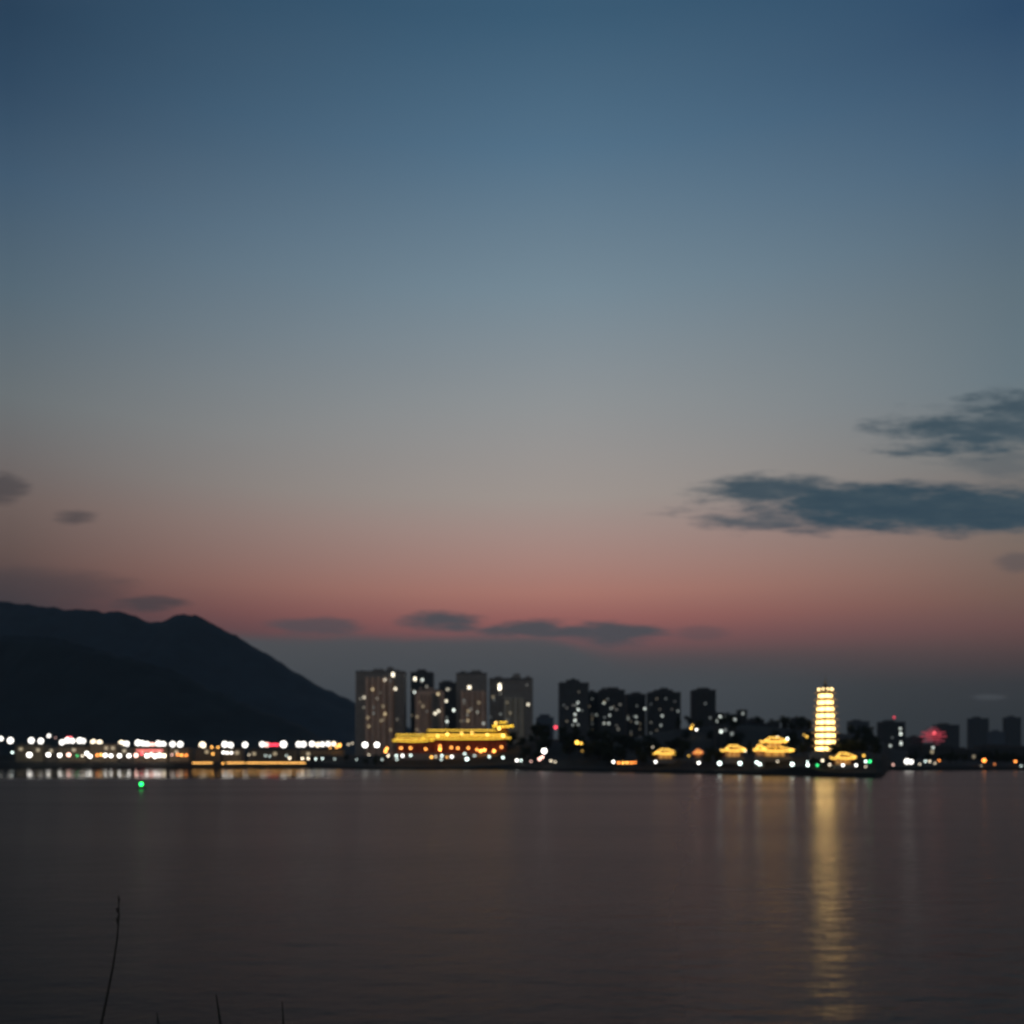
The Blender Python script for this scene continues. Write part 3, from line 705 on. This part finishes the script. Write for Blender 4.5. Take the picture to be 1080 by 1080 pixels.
# ------------------------------------------------------------------ pagoda
D = 402.
g = G(869, D) - .4
pg = thing('pagoda', 'brightly lit golden nine-storey pagoda on the island mound', 'pagoda', (X(870.5, D), D, g))
PROTECT.append((870, D)); PROTECT.append((862, D)); PROTECT.append((879, D))
bm = B(); zb0 = Z(792, D) - g
lathe(bm, [(7, -1), (7, zb0 * .5), (6.2, zb0 * .5 + .05), (6.2, zb0)], 8, rot=R(22.5)); obj('base', bm, MSTONE, pg)
step = W(6.95, D)
for k in range(9):
    f = k / 8
    rw = lerp(4.1, 2.8, f ** 2.2); z0 = zb0 + .003 + k * step
    rot = R(22.5)
    bm = B(); lathe(bm, [(rw, z0), (rw, z0 + step * .97)], 8, rot=rot); w_ = obj('storey_wall', bm, MCREAM, pg)
    for i in range(8):
        a0 = R(45 * i); c0 = rw * math.cos(R(22.5)) + .03; hw = rw * math.sin(R(22.5)) * .8
        bm = B(); box(bm, c0, c0 + .1, -hw, hw, z0 + .25, z0 + step * .5)
        wo = obj('window', bm, glow((1, .64, .22), 7.5), w_); wo.rotation_euler[2] = a0
    ze = z0 + step * .72
    bm = B(); lathe(bm, [(rw * .98, ze - .1), (rw + 1.5, ze + .02), (rw + 1.6, ze + .2), (rw + .8, ze + .36), (rw * .96, ze + .8)], 8, rot=rot); ev = obj('eave', bm, MDTILE, pg)
    ring = [((rw + 1.5) * math.cos(rot + R(45) * i), (rw + 1.5) * math.sin(rot + R(45) * i), ze + .1) for i in range(8)]
    bm = B(); tube(bm, ring, .09, 5, True); obj('eave_light', bm, glow((1, .5, .12), 1.5), ev)
    ring = [((rw + .55) * math.cos(rot + R(45) * i), (rw + .55) * math.sin(rot + R(45) * i), z0 + .5) for i in range(8)]
    bm = B(); tube(bm, ring, .06, 5, True); tube(bm, [(p[0], p[1], z0 + .25) for p in ring], .05, 5, True)
    for p in ring: lathe(bm, [(.06, z0 + .03), (.06, z0 + .5)], 5, (p[0], p[1], 0))
    obj('balcony_rail', bm, MWOOD, pg)
zt = zb0 + 9 * step
bm = B(); lathe(bm, [(4.0, zt - .2), (3.9, zt), (2.4, zt + 1.0), (1.1, zt + 2.2), (.3, zt + 3.6)], 8, rot=R(22.5)); obj('roof', bm, MDTILE, pg)
bm = B(); lathe(bm, [(.3, zt + 3.4), (.45, zt + 3.8), (.2, zt + 4.1), (.38, zt + 4.5), (.15, zt + 4.8), (.28, zt + 5.2), (.08, zt + 5.6), (.03, zt + 7.8)], 8); obj('spire', bm, MTILE, pg)
for a_ in (150, 190, 232, 270, 308, 350, 30):
    bm = B(); a = R(a_); ball(bm, .42, (3.0 * math.cos(a), 3.0 * math.sin(a), zt + 1.0), 1); obj('roof_light', bm, glow((1, .7, .3), 6), pg)

# ------------------------------------------------------------------ golden hall on the shore
D = 704.
g = G(490, D) - .5
hall = thing('golden_hall', 'long golden lit hall with glazed roof and red columns on the shore', 'hall', (X(490, D), D, g))
for p in range(412, 545, 6): PROTECT.append((p, D))
hx = lambda p: X(p, D) - X(490, D)
hz = lambda y: Z(y, D) - g
YEL = (1, .60, .03)
bm = B(); box(bm, hx(414), hx(538), -2, 17, -1, hz(794.5)); obj('base', bm, MSTONE, hall)
bm = B(); box(bm, hx(452), hx(534), 3, 14, hz(794.5) + .003, hz(780)); obj('wall', bm, MRED, hall)
bm = B(); box(bm, hx(418), hx(451.6), 4, 13, hz(794.5) + .003, hz(782.5)); obj('wall', bm, MRED, hall)
for i in range(13):
    bm = B(); lathe(bm, [(.55, hz(794.5) + .003), (.5, hz(780.3))], 8, (hx(453 + 80.0 * i / 12), -.6, 0)); obj('column', bm, MRED, hall)
for i in range(6):
    bm = B(); lathe(bm, [(.5, hz(794.5) + .003), (.45, hz(783))], 8, (hx(419 + 30.0 * i / 5), .6, 0)); obj('column', bm, MRED, hall)


def hall_roof(p0, p1, ye, yr, yd, half, Lr, parent, ridge=.93):
    cx, hw = (hx(p0) + hx(p1)) / 2, (hx(p1) - hx(p0)) / 2
    bm = B(); hip_roof(bm, hw, half, hz(ye), hz(yr) - hz(ye), 1.0, ridge)
    o = obj('roof', bm, MTILE, parent); o.location = (cx, yd, 0)
    bm = B(); tube(bm, hip_ring(hw * 1.005, half * 1.01, hz(ye) + .15, 1.0), .34, 5, True); obj('eave_light', bm, glow(YEL, Lr), o)
    bm = B(); tube(bm, [(-hw * ridge, 0, hz(yr) + .3), (0, 0, hz(yr) + .2), (hw * ridge, 0, hz(yr) + .3)], .34, 5); obj('ridge_light', bm, glow(YEL, Lr), o)


hall_roof(447, 537, 779.5, 770.3, 7, 8.5, 2.1, hall)
hall_roof(415, 456, 782, 775, 7.5, 7.5, 2.1, hall)
bm = B()                                                  # glowing tubes added to fill the roof slopes with yellow light
tube(bm, [(hx(450), -.6, hz(775.2)), (hx(492), -.6, hz(775.5)), (hx(534), -.6, hz(775.2))], .34, 5); obj('slope_glow', bm, glow((1, .58, .04), 3), hall)
bm = B(); tube(bm, [(hx(417), .2, hz(778.6)), (hx(435), 0, hz(778.8)), (hx(452), .2, hz(778.6))], .3, 5); obj('slope_glow', bm, glow((1, .58, .04), 2.6), hall)
# upper lookout at the right end
bm = B(); box(bm, hx(523), hx(535), 3, 11, hz(770.2), hz(766.5)); obj('upper_wall', bm, MRED, hall)
hall_roof(520.5, 540.5, 766.6, 761.8, 7, 6.5, 3.2, hall, .4)
for (px, py, L) in [(509.5 - 45, 775.5, 0), (462, 776, 6), (472, 774.5, 10), (514, 775, 7), (530.5, 776, 14), (526.5, 768.5, 12), (523, 762.5, 7), (487, 773.5, 5), (498, 773, 5)]:
    if L:
        bm = B(); ball(bm, W(1.9, D) / 2, (hx(px), -2.6, hz(py)), 2); obj('roof_lamp', bm, glow((1, .58, .12), L), hall)
# lanterns hanging in front of the hall
lan = [(423, 789), (433, 789), (449, 790), (464, 790.5), (464, 787), (476, 788.5), (483, 789), (494, 789), (503, 790.5), (507, 792), (511, 791), (521, 792), (529, 788), (408, 789.5), (406.5, 792.5)]
for i, (px, py) in enumerate(sorted(lan)):
    d = D - 4
    bright = (px, py) in ((464, 790.5), (507, 792), (511, 791), (521, 792))
    L = 12 if bright else (9 if px < 412 else 5)
    zz = Z(py, d); gg = G(px, d)
    t = thing('lantern', '%s orange lantern on a post, %s from the left before the golden hall' % ('bright' if bright else 'dim', ordinal(i + 1)), 'lantern', (X(px, d), d, gg - .2), 'orange lanterns before the golden hall')
    r = W(2.3, d) / 2; h = zz - gg + .2
    bm = B(); lathe(bm, [(.14, 0), (.07, h - r)], 6); obj('post', bm, MPOLE, t)
    bm = B(); lathe(bm, [(r * .5, h - r * .9), (r * .95, h - r * .4), (r, h), (r * .95, h + r * .4), (r * .5, h + r * .9)], 10); obj('shade', bm, glow((1, .36, .06), L), t)
    bm = B(); lathe(bm, [(r * .55, h + r * .905), (r * .6, h + r * 1.1), (.05, h + r * 1.4)], 8); obj('cap', bm, MCAP, t)

# ------------------------------------------------------------------ buoy
D = 7 * F / 30.5
by = thing('navigation_buoy', 'dark navigation buoy with a green light on open water', 'buoy', (X(149, D), D, 0))
bm = B(); lathe(bm, [(.5, -.5), (1.05, -.3), (1.1, .15), (.95, .3), (.4, .36)], 16); obj('float', bm, mat('buoy_green_paint', (.02, .10, .05), .5, .2, 2), by)
bm = B()
for i in range(4):
    a = R(45 + 90 * i); tube(bm, [(.45 * math.cos(a), .45 * math.sin(a), .36), (.14 * math.cos(a), .14 * math.sin(a), .95)], .04, 5)
lathe(bm, [(.22, .93), (.22, .98)], 8); fr = obj('frame', bm, MPOLE, by)
bm = B(); lathe(bm, [(.2, .983), (.3, 1.1), (.32, 1.3), (.25, 1.5), (.06, 1.58)], 12); obj('lantern', bm, glow((.008, 1, .13), 11), fr)

# ------------------------------------------------------------------ trees
def tree_proto(kind):
    rnd = random.Random(40 + kind)
    t = thing('tree', 'x', 'tree', (0, 0, 0))
    bm = B(); tube(bm, [(0, 0, -.6), (.05, 0, 1.2), (.1, .1, 2.6), (.1, .05, 5.)], [.26, .2, .15, .05], 7)
    for i in range(6):
        a = rnd.uniform(0, 6.28); z = rnd.uniform(1.8, 3.6); r = rnd.uniform(1.2, 2.4)
        tube(bm, [(.08, .05, z), (r * .5 * math.cos(a), r * .5 * math.sin(a), z + .9), (r * math.cos(a), r * math.sin(a), z + rnd.uniform(1.2, 2.2))], [.09, .06, .02], 5)
    obj('trunk', bm, MBARK, t)
    bm = B()
    lob = [(rnd.uniform(-1.7, 1.7), rnd.uniform(-1.7, 1.7), rnd.uniform(3.2, 6.6), rnd.uniform(.9, 1.7)) for _ in range(11)]
    if kind == 3: lob = [(rnd.uniform(-.7, .7), rnd.uniform(-.7, .7), 2.2 + .62 * i, 1.5 - .11 * i) for i in range(10)]
    for (lx, ly, lz, lr) in lob:
        for _ in range(46):
            d = Vector((rnd.gauss(0, 1), rnd.gauss(0, 1), rnd.gauss(0, .8))).normalized() * lr * rnd.uniform(.45, 1.08)
            c = Vector((lx, ly, lz)) + d
            nrm = (d.normalized() + Vector((rnd.uniform(-.7, .7), rnd.uniform(-.7, .7), rnd.uniform(-.4, .8)))).normalized()
            a = nrm.orthogonal().normalized(); b = nrm.cross(a); s = rnd.uniform(.22, .5)
            a, b = a * s, b * s * rnd.uniform(.6, 1)
            bm.faces.new([bm.verts.new(c + q) for q in (-a - b * .4, -a * .2 - b, a - b * .3, a * .4 + b, -a * .6 + b * .8)])
    me = obj('crown', bm, MLEAF[kind % 2], t)
    return t


protos = [tree_proto(k) for k in range(4)]
used = [False] * 4
rt = random.Random(5)


def place_tree(px, D, h, label, group, force=False):
    for (pp, pd) in PROTECT if not force else ():
        if abs(px - pp) < 3 + W(1, 1) + h * .22 * F / D and D < pd + 4: return
    k = rt.choice((0, 0, 1, 1, 2, 2, 3))
    s = h / 7.6; wv = s * rt.uniform(.85, 1.25)
    loc = (X(px, D), D, G(px, D) - .1); rz = rt.uniform(0, 6.28)
    if not used[k]:
        used[k] = True; p = protos[k]; p.location = loc; p.rotation_euler[2] = rz; p.scale = (wv, wv, s); p['label'] = label
        if group: p['group'] = group
    else:
        dup(protos[k], loc, rz, (wv, wv, s), label, group)


place_tree(881.5, 391, 8.5, 'dark tree standing against the right foot of the lit pagoda', None, True)
place_tree(856.5, 388, 5, 'small dark bush-like tree at the left foot of the lit pagoda', None, True)
for _ in range(44):
    px = rt.uniform(352, 555); place_tree(px, shore(px) + rt.uniform(12, 38), rt.uniform(6, 9), 'dark leafy tree on the low shore around the golden hall', 'trees around the golden hall')
for _ in range(46):
    px = rt.uniform(536, 640); place_tree(px, shore(px) + rt.uniform(25, 150), rt.uniform(8, 14), 'dark tree in the wooded bank right of the golden hall', 'trees of the wooded bank')
for _ in range(46):
    px = rt.uniform(640, 735); place_tree(px, shore(px) + rt.uniform(14, 200), rt.uniform(7, 12), 'dark tree on the shore below the dark tower cluster', 'trees below the dark towers')
for _ in range(50):
    px = rt.uniform(735, 930); place_tree(px, shore(px) + rt.uniform(11, 75), rt.uniform(5, 8.5), 'dark tree on the island around pagoda and pavilions', 'trees of the pagoda island')
for _ in range(60):
    px = rt.uniform(715, 925); place_tree(px, rt.uniform(640, 900), rt.uniform(8, 13), 'dark tree on the ridge behind the pagoda island', 'trees of the ridge')
for _ in range(26):
    px = rt.uniform(938, 1085); place_tree(px, shore(px) + rt.uniform(14, 70), rt.uniform(6, 10), 'dark tree on the far right shore', 'trees of the far right shore')
for _ in range(26):
    px = rt.uniform(-10, 362); place_tree(px, shore(px) + rt.uniform(22, 110), rt.uniform(7, 11), 'dark tree among the low buildings of the left shore', 'trees of the left shore')

# ------------------------------------------------------------------ stalks on the near bank
MST = mat('dry_stalk', (.05, .045, .035), .9, .3, 8)


def stalk(pts, D, r0, label, leaf=0):
    g = 5.38
    base = Vector((X(pts[0][0] - (pts[1][0] - pts[0][0]) * .25, D), D, g))
    t = thing('grass_stalk', label, 'plant', base, 'dry stalks on the near bank')
    P = [Vector((0, 0, -.05))] + [Vector((X(a, D + .03 * i), D + .03 * i, Z(b, D + .03 * i))) - base for i, (a, b) in enumerate(pts)]
    bm = B(); tube(bm, P, [lerp(r0, r0 * .3, i / (len(P) - 1)) for i in range(len(P))], 6); obj('stem', bm, MST, t)
    rnd = random.Random(int(pts[0][0]))
    for i in range(leaf):
        q = P[-1].lerp(P[-3], rnd.random() * .8)
        d = Vector((rnd.uniform(-.35, .35), rnd.uniform(-.4, .4), 1)).normalized() * rnd.uniform(.015, .03)
        bm = B(); tube(bm, [q, q + d * .5, q + d], [.002, .003, .0008], 5); obj('seed_head', bm, MST, t)


stalk([(106, 1084), (112, 1056), (119, 1020), (123.5, 990), (125.5, 965), (125, 946)], 3.4, .0065, 'tallest curved dark stalk at the bottom left', 7)
stalk([(233, 1084), (230.5, 1066), (228, 1049)], 3.1, .007, 'short dark stalk, third from the left at the bottom edge')
stalk([(168, 1084), (166.5, 1076), (165.5, 1068)], 3.3, .007, 'shortest dark stalk just right of the tallest one')
stalk([(299, 1084), (298.5, 1070), (297.5, 1056)], 3.5, .006, 'faint short stalk, rightmost at the bottom edge')

# ------------------------------------------------------------------ haze
bm = B(); box(bm, -4100, 4100, -58, 6200, -3, 520)
hm = bpy.data.materials.new('evening_haze'); n, l = nodes_of(hm); n.clear()
ou = n.new('ShaderNodeOutputMaterial'); pv = n.new('ShaderNodeVolumePrincipled'); l.new(pv.outputs[0], ou.inputs['Volume'])
pv.inputs['Color'].default_value = (.74, .88, .96, 1); pv.inputs['Density'].default_value = 0.00005; pv.inputs['Anisotropy'].default_value = .0
hm.cycles.volume_sampling = 'DISTANCE'
o = obj('haze', bm, hm); o['kind'] = 'stuff'
